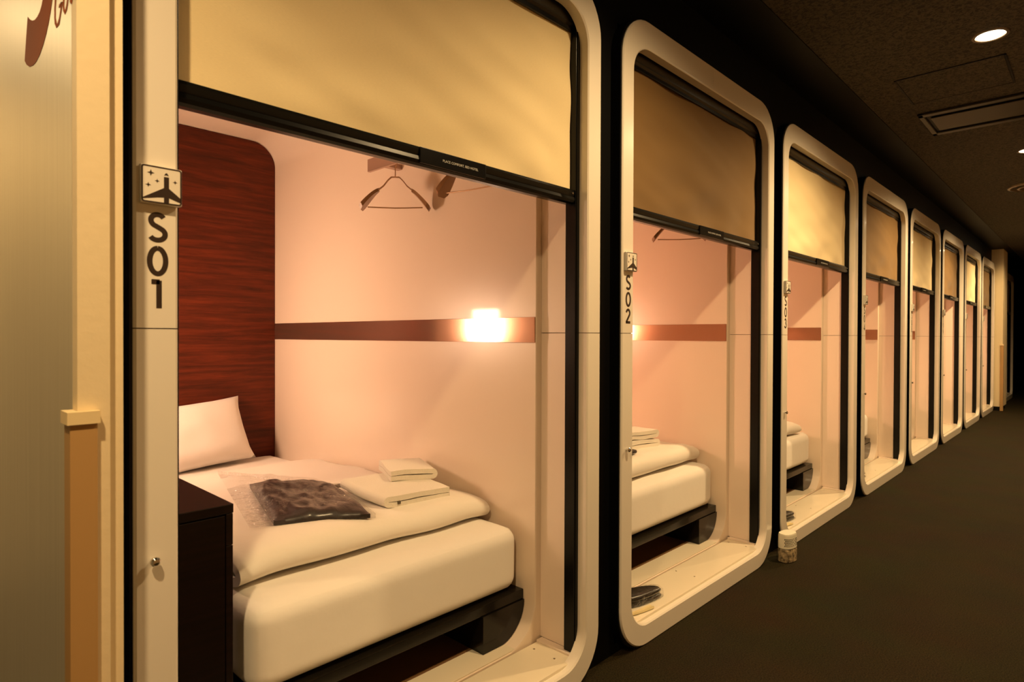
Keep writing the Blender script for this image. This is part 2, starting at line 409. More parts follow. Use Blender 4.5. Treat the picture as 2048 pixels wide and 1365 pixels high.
# near partition: narrow pillar and the frosted panel that runs back from it
struct('wall_pillar', box(B(0.2016, 0.2420, 1.06, 1.09, 0, CEIL), 0.2420, 0.2628, 1.076, 1.09, 0, CEIL), CREAM, 'narrow cream pillar left of cabin S01', 'wall')
bm = bmesh.new()
prism(bm, [(0.191, 1.05), (0.224, 1.05), (0.224, 1.059), (0.2005, 1.059), (0.2005, 1.088), (0.191, 1.088)], xy(0.0), xy(0.965))
g = obj('corner_guard', bm, GUARD, None, smooth=False, org=(0.2, 1.05, 0)); tag(g, 'tan plastic corner guard on the near cream pillar', 'corner guard', 'corner guards')
bm = bmesh.new()
prism(bm, [(0.187, 1.046), (0.227, 1.046), (0.227, 1.0595), (0.2012, 1.0595), (0.2012, 1.091), (0.187, 1.091)], xy(0.965), xy(0.983))
cap_ = obj('guard_cap', bm, GUARDCAP, g, smooth=False)
# frosted panel
t = thing('frosted_panel', (0.205, 1.9, 0), 'tall frosted metallic panel with an orange logo at the left edge', 'panel')
obj('panel', B(0.2016, 0.2150, 1.092, 3.2, 0.0, CEIL-0.002), PANELM, t, smooth=False)
# printed logo, on the plane of the panel
def ray_px(u, v): return Fw + Rr*((u-1024)/F_PX) - Ur*((v-682.5)/F_PX)
def on_panel(u, v):
    d = ray_px(u, v); k = 0.2016/d.x; return (d.y*k, CAM_Z + d.z*k)
LG = [(56, 34), (60, 39), (65, 41.5), (70, 40), (75, 34), (80, 24), (84, 10), (87, -6), (90, -25), (92, -50), (93, -80), (107, -80), (107, -50), (106, -25), (105, 0), (102, 22), (98, 45), (93, 68), (87, 90), (80, 110), (73, 124), (67, 131), (60, 134), (54, 130), (50, 122), (52, 90), (54, 60)]
obj('logo_stroke', prism(bmesh.new(), [on_panel(*p) for p in LG], yz(0.2014), yz(0.2010)), ORANGE, t, smooth=False)
def logo_line(name, pts, wpx):
    Lp, Rp = ribbon_outline(pts, wpx); poly = [on_panel(p.x, p.y) for p in Lp]; q = [on_panel(p.x, p.y) for p in Rp]
    bm = bmesh.new()
    for i in range(len(poly)-1):
        prism(bm, [poly[i], poly[i+1], q[i+1], q[i]], yz(0.2014), yz(0.2010))
    return obj(name, bm, ORANGE, t, smooth=False)
logo_line('logo_letter', [(124, -28), (118, -30), (114, -18), (111.5, 0), (110.5, 18), (110.5, 36), (112, 48), (114, 54), (117, 49), (120, 36), (122.5, 20), (124, 4), (120.5, 10), (118.5, 16)], [2.2, 2.5, 2.5, 2.5, 2.5, 2.5, 4, 5, 4, 2.5, 2.5, 3.5, 3.5, 1])
logo_line('logo_letter', [(130, -24), (128, 0), (127.5, 12), (128.5, 22), (130, 27), (132.5, 21), (135, 8), (137, -10), (138, -26)], [2.5, 2.5, 2.5, 3, 4.5, 3, 2.5, 2.5, 2])
logo_line('logo_letter', [(143.5, -24), (142, -6), (141.5, 4), (143, 8), (145, -2), (146.5, -16)], [2, 2.2, 2.2, 2.6, 2, 2])
# far partition beyond the eighth cabin
struct('wall_return', box(B(11.66, 12.2, 1.058, 1.20, 0.06, CEIL), 11.66, 12.2, 1.20, 3.4, 0.06, CEIL), CREAM, 'cream wall end beyond the eighth cabin', 'wall')
struct('baseboard_far', B(11.655, 12.2, 1.075, 3.4, 0.0, 0.06), BLACKW, 'black base under the far cream wall end', 'baseboard')
g2 = obj('corner_guard', prism(bmesh.new(), [(11.648, 1.048), (11.70, 1.048), (11.70, 1.0575), (11.6595, 1.0575), (11.6595, 1.085), (11.648, 1.085)], xy(0.0), xy(0.975)), GUARD, None, smooth=False, org=(11.66, 1.06, 0))
tag(g2, 'tan corner guard on the far cream wall end', 'corner guard', 'corner guards')
obj('guard_cap', prism(bmesh.new(), [(11.645, 1.045), (11.70, 1.045), (11.70, 1.0577), (11.6595, 1.0577), (11.6595, 1.088), (11.645, 1.088)], xy(0.975), xy(0.993)), GUARDCAP, g2, smooth=False)

# ------------------------------------------------------------------ ceiling fittings
def downlight(x, y, label, power=1.0):
    t = thing('downlight', (x, y, CEIL), label, 'downlight', 'recessed corridor downlights')
    bm = bmesh.new(); prof = [(0.052, -0.001), (0.055, -0.006), (0.066, -0.006), (0.069, -0.001)]
    rings = [[bm.verts.new((x+r*math.cos(a), y+r*math.sin(a), CEIL+h)) for a in [2*math.pi*k/32 for k in range(32)]] for r, h in prof]
    for i in range(4):
        for k in range(32): bm.faces.new((rings[i][k], rings[i][(k+1) % 32], rings[(i+1) % 4][(k+1) % 32], rings[(i+1) % 4][k]))
    obj('trim_ring', bm, CEILRING, t)
    obj('lens', lathe(bmesh.new(), [(0.051, -0.0005), (0.051, -0.003), (0.040, -0.008), (0.001, -0.010)], (x, y, CEIL), 32), GLOW, t)
    L = bpy.data.lights.new('downlight_beam', 'SPOT'); L.energy = DOWN_W*power; L.color = DOWN_COL; L.spot_size = math.radians(158); L.spot_blend = 0.85
    L.shadow_soft_size = 0.035
    lo = bpy.data.objects.new('downlight_beam', L); COL.objects.link(lo); lo.parent = t; lo.location = (0, 0, -0.05)
    return t
DLS = [(-0.22, 0.36, 'downlight in the ceiling before the first cabin', 0.95), (1.66, 0.38, 'downlight in the ceiling between cabins S01 and S02', 0.80),
       (3.39, 0.36, 'large bright downlight at the top right, before the hatch', 1.25), (5.65, 0.38, 'downlight beyond the ceiling air slot at the right edge', 1.65),
       (7.95, 0.40, 'downlight in the ceiling before the sixth cabin', 1.75), (10.0, 0.45, 'downlight in the ceiling before the eighth cabin', 1.35), (11.25, 0.55, 'last downlight before the far cream wall end', 0.5)]
for a in DLS: downlight(*a)
downlight(-0.45, 3.05, 'downlight in the entrance bay ceiling')
# access hatch
t = thing('access_hatch', (3.9, 0.55, CEIL), 'square ceiling access hatch with a thin dark edge', 'hatch')
hx0, hx1, hy0, hy1 = 3.66, 4.10, 0.33, 0.785
bm = bmesh.new()
for a in ((hx0, hx1, hy0, hy0+0.008), (hx0, hx1, hy1-0.008, hy1), (hx0, hx0+0.008, hy0, hy1), (hx1-0.008, hx1, hy0, hy1)): box(bm, *a, CEIL-0.004, CEIL-0.0002)
obj('hatch_edge', bm, BLACKW, t, smooth=False)
obj('hatch_board', B(hx0+0.010, hx1-0.010, hy0+0.010, hy1-0.010, CEIL-0.003, CEIL-0.0002), CEILM, t, smooth=False)
# air slot
t = thing('ceiling_air_vent', (4.5, 0.3, CEIL), 'long dark framed air slot in the ceiling', 'vent')
vx0, vx1, vy0, vy1 = 4.30, 4.79, -0.40, 0.80
bm = bmesh.new()
for a in ((vx0, vx1, vy0, vy0+0.03), (vx0, vx1, vy1-0.03, vy1), (vx0, vx0+0.05, vy0, vy1), (vx1-0.05, vx1, vy0, vy1)): box(bm, *a, CEIL-0.014, CEIL-0.0002, 0.004)
obj('vent_frame', bm, VENTM, t, smooth=False)
obj('vent_flap', box(bmesh.new(), vx0+0.10, vx1-0.10, vy0+0.05, vy1-0.05, CEIL-0.013, CEIL-0.006, 0.003), VENTF, t, smooth=False)
obj('vent_gap', B(vx0+0.05, vx1-0.05, vy0+0.03, vy1-0.03, CEIL-0.003, CEIL-0.0003), BLACKW, t, smooth=False)
for (x, y, r, l) in ((5.05, 0.31, 0.05, 'small round ceiling sensor just beyond the air slot'), (6.35, 0.36, 0.07, 'round smoke detector beyond the second visible downlight'), (12.0, 0.75, 0.06, 'small ceiling sensor at the far end of the corridor')):
    d = obj('ceiling_detector', lathe(bmesh.new(), [(r, -0.0005), (r*0.98, -0.016), (r*0.7, -0.030), (r*0.35, -0.036), (0.002, -0.037)], (x, y, CEIL), 28), DETW, None, org=(x, y, CEIL))
    tag(d, l, 'detector', 'ceiling detectors')
t = thing('round_air_diffuser', (7.0, 0.42, CEIL), 'dark round air diffuser near the ceiling detectors', 'diffuser')
for k, (r, h) in enumerate(((0.20, 0.012), (0.135, 0.020), (0.07, 0.028))):
    bm = bmesh.new(); R4 = [(r-0.03, -0.0005-0.004*k), (r-0.024, -h-0.004), (r-0.008, -h), (r, -0.001)]
    rings = [[bm.verts.new((7.0+q*math.cos(a), 0.42+q*math.sin(a), CEIL+hh)) for a in [2*math.pi*n/36 for n in range(36)]] for q, hh in R4]
    for i in range(4):
        for n in range(36): bm.faces.new((rings[i][n], rings[i][(n+1) % 36], rings[(i+1) % 4][(n+1) % 36], rings[(i+1) % 4][n]))
    obj('diffuser_ring', bm, CEILRING, t)

# ------------------------------------------------------------------ the cabin
XL, XR = X0+0.068, X0+WD-0.068          # inner edge of frame
TX0, TX1, TZ0, TZ1, TR = 0.392, 1.515, 0.085, 2.125, 0.125   # lining tube
TY0, TY1 = 1.345, 3.25
XC = X0+WD/2
def cab_loc(i=0): return (cabx(i)+WD/2, YF, 0)
cabin = thing('sleeping_cabin', cab_loc(), '', 'sleeping cabin', 'white sleeping cabins along the corridor')
n = 10
O = loop(X0, X0+WD, 0.0, ZT, 0.165, n=n); I = loop(XL, XR, 0.074, ZT-0.097, 0.105, n=n)
def shifted(P, idx, dz=0, dx=0):
    Q = [tuple(p) for p in P]
    for i, sx, sz in idx: Q[i] = (Q[i][0]+sx, Q[i][1]+sz)
    return Q
SEC = [(0, 1.190), (0, YF+0.004), (0.06, YF), (0.94, YF), (1, YF+0.004), (1, 1.190)]
g_ = 0.0010
iTop, iR, iBot = n+2, 2*n+4, 3*n+6
def piece(idx, sh):
    bm = bmesh.new(); return ring(bm, shifted(O, sh), shifted(I, sh), idx, SEC)
obj('frame_panel', piece(range(0, iTop+1), [(0, 0, g_), (iTop, -g_*0.6, 0)]), WHITE, cabin)
obj('frame_panel', piece(range(iTop, iR+1), [(iR, 0, g_), (iTop, g_*0.6, 0)]), WHITE, cabin)
Np = len(O)
obj('frame_panel', piece(list(range(iR, Np))+[0], [(0, 0, -g_), (iR, 0, -g_)]), WHITE, cabin)
# dark filler visible in the joints
Of = loop(X0+0.003, X0+WD-0.003, 0.004, ZT-0.004, 0.162, n=n); If = loop(XL-0.003, XR+0.003, 0.071, ZT-0.094, 0.108, n=n)
obj('joint_filler', ring(bmesh.new(), Of, If, range(Np), [(0, 1.188), (0, YF+0.006), (1, YF+0.006), (1, 1.188)], True), LINE, cabin)
Ob = loop(X0-0.006, X0+WD+0.006, 0.0, ZT, 0.150, n=n)
obj('frame_rim', ring(bmesh.new(), Ob, loop(X0-0.0005, X0+WD+0.0005, 0.0, ZT, 0.164, n=n), range(Np), [(0, YW), (0, YF+0.009), (0.2, YF+0.007), (1, YF+0.007), (1, YW)], True), BLACK, cabin)
# jambs behind the frame
for (xa, xb) in ((XR, XR+0.03), (XL-0.03, XL)):
    for (za, zb) in ((0.090, ZJ-0.001), (ZJ+0.001, TZ1)):
        obj('jamb_panel', B(xa, xb, 1.232, TY0-0.0003, za, zb, bev=0.001), JAMB, cabin)
for (xa, xb) in ((XR+0.004, XR+0.03), (XL-0.03, XL-0.004)): obj('jamb_filler', B(xa, xb, 1.233, TY0-0.003, ZJ-0.001, ZJ+0.001), LINE, cabin, smooth=False)
obj('top_panel', B(XL-0.03, XR+0.03, 1.20, TY0, TZ1, TZ1+0.02), JAMB, cabin, smooth=False)
obj('sill_board', B(XL-0.02, XR+0.02, 1.176, TY0-0.008, 0.050, 0.0835, bev=0.002), SILLM, cabin)
for (xa, xb) in ((XR-0.028, XR), (XL, XL+0.028)):
    obj('sill_trim', B(xa, xb, 1.20, TY0-0.008, 0.0835, 0.090, bev=0.001), JAMB, cabin)
for (xs, ys) in ((XR-0.07, 1.31), (XR-0.07, 1.225), (XC, 1.31), (XC, 1.225), (XL+0.3, 1.225), (XL+0.07, 1.31)):
    obj('sill_screw', lathe(bmesh.new(), [(0.0035, 0), (0.0035, 0.0008), (0.001, 0.0012)], (xs, ys, 0.0836), 10), SCREW, cabin)
# lining tube
T = loop(TX0, TX1, TZ0, TZ1, TR, n=14); T2 = loop(TX0-0.033, TX1+0.033, TZ0-0.03, TZ1+0.02, 0.02, n=14)
obj('lining', ring(bmesh.new(), T2, T, range(len(T)), [(0, TY1+0.02), (0, TY0), (0.9, TY0), (1, TY0+0.003), (1, TY1+0.02)], True), SHELL, cabin)
obj('headboard', prism(bmesh.new(), loop(TX0+0.002, TX1-0.002, TZ0+0.002, TZ1-0.002, TR, n=14), xz(TY1), xz(TY1+0.018)), WOOD, cabin, smooth=False)
obj('wall_strip', B(TX1-0.004, TX1+0.001, TY0+0.004, TY1-0.002, 1.071, 1.157, bev=0.001), STRIP, cabin, smooth=False)
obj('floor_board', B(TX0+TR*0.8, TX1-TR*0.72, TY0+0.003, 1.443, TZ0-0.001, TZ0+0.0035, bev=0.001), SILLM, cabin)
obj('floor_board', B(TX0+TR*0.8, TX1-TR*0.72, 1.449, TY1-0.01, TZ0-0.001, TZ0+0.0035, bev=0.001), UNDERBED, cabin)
bm = bmesh.new()   # coat rail: a downturned channel on two brackets
prism(bm, [(1.378, 1.752), (1.390, 1.752), (1.390, 1.762), (1.386, 1.762), (1.386, 1.794), (1.415, 1.794), (1.415, 1.802), (1.378, 1.802)], xz(1.42), xz(2.135))
box(bm, 1.400, 1.5155, 2.09, 2.12, 1.780, 1.800); box(bm, 1.400, 1.5155, 1.46, 1.49, 1.780, 1.800)
obj('coat_rail', bm, RAILM, cabin, smooth=False)
# key knob
obj('key_knob', lathe(bmesh.new(), [(0.004, 0.0005), (0.004, -0.006), (0.0078, -0.008), (0.0078, -0.013), (0.005, -0.016), (0.0005, -0.0165)], (X0+0.029, YF, 0.711), 18, 'y'), CHROME, cabin)
# plaque with the aircraft sign
px0, px1, pz0, pz1, py = X0+0.007, X0+0.071, 1.313, 1.377, YF-0.012
pl = obj('number_plaque', B(px0, px1, py, YF-0.0002, pz0, pz1, bev=0.003), WHITE, cabin)
def PQ(u, v): return (px0+u*(px1-px0), pz0+v*(pz1-pz0))
bo = loop(*[PQ(0.02, 0)[0], PQ(0.98, 0)[0]], PQ(0, 0.02)[1], PQ(0, 0.98)[1], 0.004, zj=(pz0+pz1)/2, n=4)
bi = loop(*[PQ(0.055, 0)[0], PQ(0.945, 0)[0]], PQ(0, 0.055)[1], PQ(0, 0.945)[1], 0.0025, zj=(pz0+pz1)/2, n=4)
obj('sign_border', ring(bmesh.new(), bo, bi, range(len(bo)), [(0, py), (0, py-0.0004), (1, py-0.0004), (1, py)], True), PRINT, pl, smooth=False)
PLANE = [(0.03, 0.09), (0.03, 0.115), (0.55, 0.44), (0.55, 0.735), (0.67, 0.735), (0.67, 0.44), (0.975, 0.20), (0.975, 0.09), (0.67, 0.19), (0.67, 0.03), (0.55, 0.03), (0.55, 0.19), (0.40, 0.17)]
obj('aircraft_symbol', prism(bmesh.new(), [PQ(*p) for p in PLANE], xz(py-0.0004), xz(py)), PRINT, pl, smooth=False)
obj('aircraft_symbol', prism(bmesh.new(), [PQ(*p) for p in ((0.555, 0.77), (0.58, 0.82), (0.61, 0.845), (0.64, 0.82), (0.665, 0.77), (0.61, 0.785))], xz(py-0.0004), xz(py)), PRINT, pl, smooth=False)
for (u, v, r) in ((0.24, 0.79, 0.085), (0.39, 0.60, 0.055), (0.18, 0.47, 0.065), (0.82, 0.63, 0.055)):
    pts = []
    for k in range(8):
        a = math.pi/4*k; rr = r if k % 2 == 0 else r*0.36; pts.append(PQ(u+rr*math.cos(a), v+rr*math.sin(a)))
    obj('star', prism(bmesh.new(), pts, xz(py-0.0004), xz(py)), PRINT, pl, smooth=False)
# numbers as strokes in a unit box
def arcp(cx, cz, rx, rz, a0, a1, m=14): return [(cx+rx*math.cos(math.radians(a0+(a1-a0)*k/m)), cz+rz*math.sin(math.radians(a0+(a1-a0)*k/m))) for k in range(m+1)]
GL = {'S': [arcp(0.30, 0.745, 0.215, 0.205, 30, 240, 16)+[(0.30, 0.515)]+arcp(0.29, 0.265, 0.25, 0.215, 62, -150, 16)],
      '0': [arcp(0.30, 0.5, 0.255, 0.45, 90, 450, 32)], '1': [[(0.10, 0.93), (0.36, 0.93)], [(0.34, 0.98), (0.34, 0.0)]],
      '2': [arcp(0.28, 0.70, 0.215, 0.235, 170, -30, 14)+[(0.06, 0.06)], [(0.0, 0.05), (0.56, 0.05)]],
      '3': [arcp(0.26, 0.735, 0.19, 0.205, 160, -80, 12), arcp(0.26, 0.28, 0.24, 0.235, 85, -165, 14)],
      '4': [[(0.42, 0), (0.42, 0.95), (0.03, 0.25)], [(0.0, 0.24), (0.58, 0.24)]],
      '5': [[(0.50, 0.94), (0.16, 0.94), (0.08, 0.53)]+arcp(0.27, 0.30, 0.24, 0.25, 130, -155, 14)],
      '6': [[(0.38, 0.98), (0.12, 0.50)]+arcp(0.30, 0.28, 0.235, 0.235, 150, 510, 24)],
      '7': [[(0.0, 0.95), (0.56, 0.95)], [(0.53, 0.97), (0.16, 0.0)]],
      '8': [arcp(0.30, 0.735, 0.185, 0.205, 90, 450, 24), arcp(0.30, 0.27, 0.235, 0.235, 90, 450, 24)]}
def glyph(ch, xc, z0, h, wd=0.0084):
    bm = bmesh.new()
    for pth in GL[ch]: ribbon(bm, [(xc+(a-0.30)*h, z0+b*h) for a, b in pth], wd, xz(YF-0.0004), xz(YF-0.00005))
    return bm
ZG = [1.2515, 1.1945, 1.1385]
for ch, z in zip('S0', ZG): obj('number_letter', glyph(ch, X0+0.036, z, 0.048), PRINT, cabin, smooth=False)
cabs = [cabin]
for i in range(1, N_CAB): cabs.append(copy_tree(cabin, i*PX_))
for i in range(N_CAB):
    cabs[i]['label'] = 'white sleeping cabin numbered %s, %s' % (NUM[i], ['nearest of the row', 'second from the near pillar', 'third from the near pillar', 'fourth from the near pillar', 'fifth from the near pillar', 'sixth from the near pillar', 'last but one before the far cream wall', 'beside the far cream wall end'][i])
    o = obj('number_letter', glyph(NUM[i][2], X0+0.036, ZG[2], 0.048), PRINT, cabin, smooth=False); o.parent = cabs[i]
# one more unlit cabin front past the far wall end
far = copy_tree(cabin, 13.09-X0, 'unlit white cabin front past the far cream wall end', skip=('number_letter', 'coat_rail', 'wall_strip'))
struct('wall_front_far', box(B(12.2, 13.12, YW, YW+0.02, 0, CEIL), 14.37, 20.25, YW, YW+0.02, 0, CEIL), BLACKW, 'black wall around the unlit far cabin', 'wall')
struct('trim_far', box(B(13.12, 14.37, YW, YW+0.02, 2.165, CEIL), 13.12, 14.37, YW, YW+0.02, 0, 0.03), BLACKW, 'black wall strip above the unlit far cabin', 'wall')

# ------------------------------------------------------------------ roller shades
SY = 1.212
def shade_fn(seed, sag):
    def fn(u, v):      # u along x, v from bottom to top
        x = 0.380+u*(1.522-0.380); z = 1.545+v*(2.085-1.545)
        e = min(1, 8*u*(1-u)+0.0); k = (1-v)
        d = 0.010*math.sin(math.pi*u)*math.sin(math.pi*min(1, k*1.1))*sag
        d += 0.022*e*max(0, k-0.5)/0.5*noise.noise(Vector((x*5+seed, z*9, seed)))
        d += 0.009*e*noise.noise(Vector((x*3+z*4+seed, (z-x*0.4)*7, seed*2.0)))
        d += 0.004*max(0, u-0.6)*2.5*math.sin((z+0.55*x)*26+seed)*max(0, 1-abs(v-0.62)*2.4)
        d += 0.006*noise.noise(Vector((x*2.2, z*16+x*5, seed+9)))*e
        return Vector((x, SY-d*0.9, z))
    return fn
def shade_bm(seed, sag):
    fn = shade_fn(seed, sag); return solid_sheet(fn, lambda u, v: fn(u, v)+Vector((0, 0.0012, 0)), 56, 30)
shade = thing('roller_shade', (XC, SY, 0), '', 'roller shade', 'half-lowered roller shades in the cabin fronts')
fab0 = obj('shade_fabric', shade_bm(1.3, 1.0), SHADE_CREAM, shade)
bm = bmesh.new()   # bottom bar profile in y,z
prism(bm, [(1.196, 1.512), (1.192, 1.520), (1.1935, 1.529), (1.197, 1.530), (1.1945, 1.534), (1.193, 1.545), (1.197, 1.5525), (1.206, 1.554), (1.216, 1.552), (1.228, 1.540), (1.229, 1.516), (1.224, 1.509), (1.204, 1.508)],
      lambda a, b: (0.380, a, b), lambda a, b: (1.522, a, b))
bar = obj('bottom_bar', bm, TRACK, shade, angle=25)
hp = obj('handle_plate', B(0.915, 1.135, 1.189, 1.1945, 1.5125, 1.5515, bev=0.0018), BLACK, bar)
def text_bm(s, x, z, size, y):
    cu = bpy.data.curves.new('t', 'FONT'); cu.body = s; cu.size = size; cu.extrude = 0.00015; cu.resolution_u = 2
    to = bpy.data.objects.new('t', cu); COL.objects.link(to); dg = bpy.context.evaluated_depsgraph_get(); dg.update()
    me = bpy.data.meshes.new_from_object(to.evaluated_get(dg)); bm = bmesh.new(); bm.from_mesh(me)
    for v in bm.verts: v.co = Vector((x+v.co.x, y-0.0002-v.co.z, z+v.co.y))
    bpy.data.objects.remove(to); bpy.data.curves.remove(cu); bpy.data.meshes.remove(me); return bm
obj('bar_lettering', text_bm('PLACE COMFORT, BED HOTEL', 0.985, 1.528, 0.0088, 1.189), WRITE, bar, smooth=False)
obj('bar_screw', lathe(bmesh.new(), [(0.003, 0), (0.003, -0.001), (0.001, -0.0014)], (1.512, 1.1925, 1.540), 10, 'y'), SCREW, bar)
bm = bmesh.new()
prism(bm, [(1.205, 2.062), (1.198, 2.070), (1.196, 2.100), (1.206, 2.124), (1.30, 2.124), (1.30, 2.060), (1.225, 2.056)], lambda a, b: (XL-0.002, a, b), lambda a, b: (XR+0.002, a, b))
obj('shade_cassette', bm, FASCIA, shade, angle=30)
obj('cassette_lip', B(XL-0.001, XR+0.001, 1.202, 1.212, 2.047, 2.062, bev=0.002), BLACK, shade)
for (xa, xb) in ((1.524, XR+0.010), (XL-0.010, 0.378)):
    bm = B(xa, xb, 1.1905, 1.2315, 0.0905, 2.115, bev=0.002)
    box(bm, min(xa, xb)+0.004, max(xa, xb)-0.004, 1.188, 1.192, 0.0925, 2.11)
    tr = obj('side_track', bm, TRACK, shade)
SHL = ['cream roller shade half lowered in the front of cabin S01, nearest of all', 'brown roller shade half lowered in the front of cabin S02', 'cream roller shade half lowered in the front of cabin S03', 'brown roller shade half lowered in the front of cabin S04',
       'cream roller shade half lowered in the front of the fifth cabin', 'brown roller shade half lowered in the front of the sixth cabin', 'cream roller shade half lowered in the front of the seventh cabin', 'brown roller shade half lowered in the front of the eighth cabin']
fabB = shade_bm(5.1, 1.3)
shades = [shade]; shade['label'] = SHL[0]
meB = None
for i in range(1, N_CAB):
    s = copy_tree(shade, i*PX_, SHL[i]); shades.append(s)
    fb = [c for c in s.children if c.name.startswith('shade_fabric')][0]
    if i % 2:
        if meB is None:
            tmp = obj('shade_fabric', fabB, SHADE_BROWN, shade); meB = tmp.data; bpy.data.objects.remove(tmp)
        fb.data = meB
s = copy_tree(shade, 13.09-X0, 'roller shade in the unlit cabin front past the far wall end')
[c for c in s.children if c.name.startswith('shade_fabric')][0].data = meB

# ------------------------------------------------------------------ reading lamps on the left cabin walls
lamp = thing('wall_lamp', (TX0, 2.73, 1.06), '', 'wall lamp', 'wall lamps inside the cabins')
obj('lamp_housing', B(TX0+0.0005, TX0+0.022, 2.610, 2.850, 1.055, 1.265, bev=0.003), WHITE, lamp)
obj('diffuser', B(TX0+0.0225, TX0+0.045, 2.625, 2.835, 1.065, 1.255, bev=0.006), LED1, lamp)
lamp['label'] = 'bright wall lamp mirrored in the metal strip of cabin S01'
tmp = obj('diffuser', B(TX0+0.0225, TX0+0.045, 2.625, 2.835, 1.065, 1.255, bev=0.006), LED, lamp); meL = tmp.data; bpy.data.objects.remove(tmp)
for i in range(1, N_CAB):
    c = copy_tree(lamp, i*PX_, 'wall lamp glowing inside cabin %s behind its left frame' % NUM[i])
    [k for k in c.children if k.name.startswith('diffuser')][0].data = meL

# ------------------------------------------------------------------ beds
BX0, BX1, BY0, BY1 = 0.600, 1.507, 1.405, 3.235
bed = thing('single_bed', (1.05, 2.3, TZ0), '', 'bed', 'single beds in the cabins')
mt = obj('mattress', rbox(BX0, BX1, BY0, BY1, 0.242, 0.452, (0.055, 0.05, 0.045), 22, amp=0.0035, sc=5), SHEET, bed, angle=80)
obj('bed_rail', B(BX0-0.005, 1.5135, BY0-0.008, BY1, 0.209, 0.2415, bev=0.003), BEDBASE, bed)
def leg_poly(x0, curve):
    if not curve: return [(x0, TZ0+0.004), (x0+0.19, TZ0+0.004), (x0+0.19, 0.2085), (x0, 0.2085)]
    P = [(x0, TZ0+0.004), (TX1-TR, TZ0+0.004)]
    for k in range(1, 10):
        a = math.radians(-90+90*k/9); P.append((TX1-TR+(TR-0.003)*math.cos(a), TZ0+TR+(TR-0.003)*math.sin(a)))
    return P[:10]+[(1.5115, 0.2085), (x0, 0.2085)]
for x, cv in ((1.322, True), (0.62, False)):
    for ya in ((1.392, 2.95) if cv else (1.85, 2.95)):
        obj('leg', prism(bmesh.new(), leg_poly(x, cv), xz(ya), xz(ya+0.225)), BEDBASE, bed, smooth=False)
BEDL = ['bed with white mattress on a black base in cabin S01, nearest', 'bed with white mattress on a black base in cabin S02', 'bed with white mattress on a black base in cabin S03', 'bed in cabin S04, only its foot and black leg showing']
bed['label'] = BEDL[0]
for i in range(1, N_CAB): copy_tree(bed, i*PX_, BEDL[i] if i < 4 else 'bed hidden behind the left frame of cabin %s' % NUM[i])

# duvets: a thick quilt folded over at the foot end
def ztop(y): return 0.537-0.028*max(0, min(1, (y-1.62)/1.0))
def duvet_bm(x0, x1, yf, yb, hi, seed, amp):
    P = [(yb, 0.470)]
    for k in range(1, 22): P.append((yb+(yf+0.055-yb)*k/22, 0.4705))
    zt = 0.4705+hi; r = hi/2
    for k in range(0, 13):
        a = math.radians(-90-180*k/12); P.append((yf+0.055+0.048*math.cos(a), 0.4705+r+r*math.sin(a)))
    for k in range(1, 26):
        s = k/25; y = yf+0.055+(yb-0.02-yf-0.055)*s
        P.append((y, zt-(hi-0.030)*min(1, s*1.35)**0.8 + 0.006*math.sin(s*9+seed)))
    th = [0.030]*len(P)
    bm = fold(P, th, x0, x1, 34, lambda a, b, c: (c, a, b), amp, 5.0, seed)
    for v in bm.verts:                      # the quilt rests on the mattress and thins toward its sides
        e = min((v.co.x-x0)/0.10, (x1-v.co.x)/0.10); e = max(0, min(1, e)); k = 0.80+0.20*math.sin(e*math.pi/2)
        v.co.z = max(0.4535, 0.4535+(v.co.z-0.4535)*k)
    return bm
DUV = ['thick white duvet folded over at the foot of the nearest bed, cabin S01', 'puffy white duvet on the bed in cabin S02', 'white duvet on the bed in cabin S03, only its edge showing']
d1 = obj('folded_duvet', duvet_bm(0.625, 1.492, 1.545, 2.72, 0.054, 2.0, 0.012), DUVETM, None, angle=80, org=(1.06, 2.1, 0.45)); tag(d1, DUV[0], 'duvet', 'duvets on the cabin beds')
d2 = obj('folded_duvet', duvet_bm(0.625, 1.475, 1.475, 2.55, 0.066, 6.0, 0.014), DUVETM, None, angle=80, org=(1.06, 2.1, 0.45)); tag(d2, DUV[1], 'duvet', 'duvets on the cabin beds'); d2.location.x += PX_
d3 = obj('folded_duvet', duvet_bm(0.625, 1.37, 1.425, 2.6, 0.050, 9.0, 0.014), DUVETM, None, angle=80, org=(1.06, 2.1, 0.45)); tag(d3, DUV[2], 'duvet', 'duvets on the cabin beds'); d3.location.x += 2*PX_

# pillow leaning on the headboard
def pillow_bm(W, H, D):
    bm = bmesh.new(); N_ = 22; A = {}
    for s in (1, -1):
        for i in range(N_+1):
            for j in range(N_+1):
                u, v = 2*i/N_-1, 2*j/N_-1
                if s == -1 and (i in (0, N_) or j in (0, N_)): continue
                k = (1-u**4)*(1-v**4); pin = 1-0.07*(1-abs(u)**2)*abs(v)**6; pin2 = 1-0.09*(1-abs(v)**2)*abs(u)**6
                d = D/2*max(0, k)**0.55*(0.9+0.1*math.cos(u*2)) + 0.008*noise.noise(Vector((u*2.5, v*2.5, s*3)))*k
                A[s, i, j] = bm.verts.new((u*W/2*pin2, -s*d, v*H/2*pin))
    def V(s, i, j): return A.get((s, i, j)) or A[1, i, j]
    for s in (1, -1):
        for i in range(N_):
            for j in range(N_): bm.faces.new((V(s, i, j), V(s, i+1, j), V(s, i+1, j+1), V(s, i, j+1)))
    return bm
bm = pillow_bm(0.56, 0.335, 0.155)
R_ = Matrix.Rotation(math.radians(-24), 4, 'X') @ Matrix.Rotation(math.radians(-4), 4, 'Y')
for v in bm.verts: v.co = Matrix.Rotation(math.radians(5), 4, 'Z') @ R_ @ v.co + Vector((1.045, 3.125, 0.608))
p1 = obj('pillow', bm, SHEET, None, angle=80, org=(1.04, 3.12, 0.455)); tag(p1, 'white pillow propped against the dark wood headboard', 'pillow')

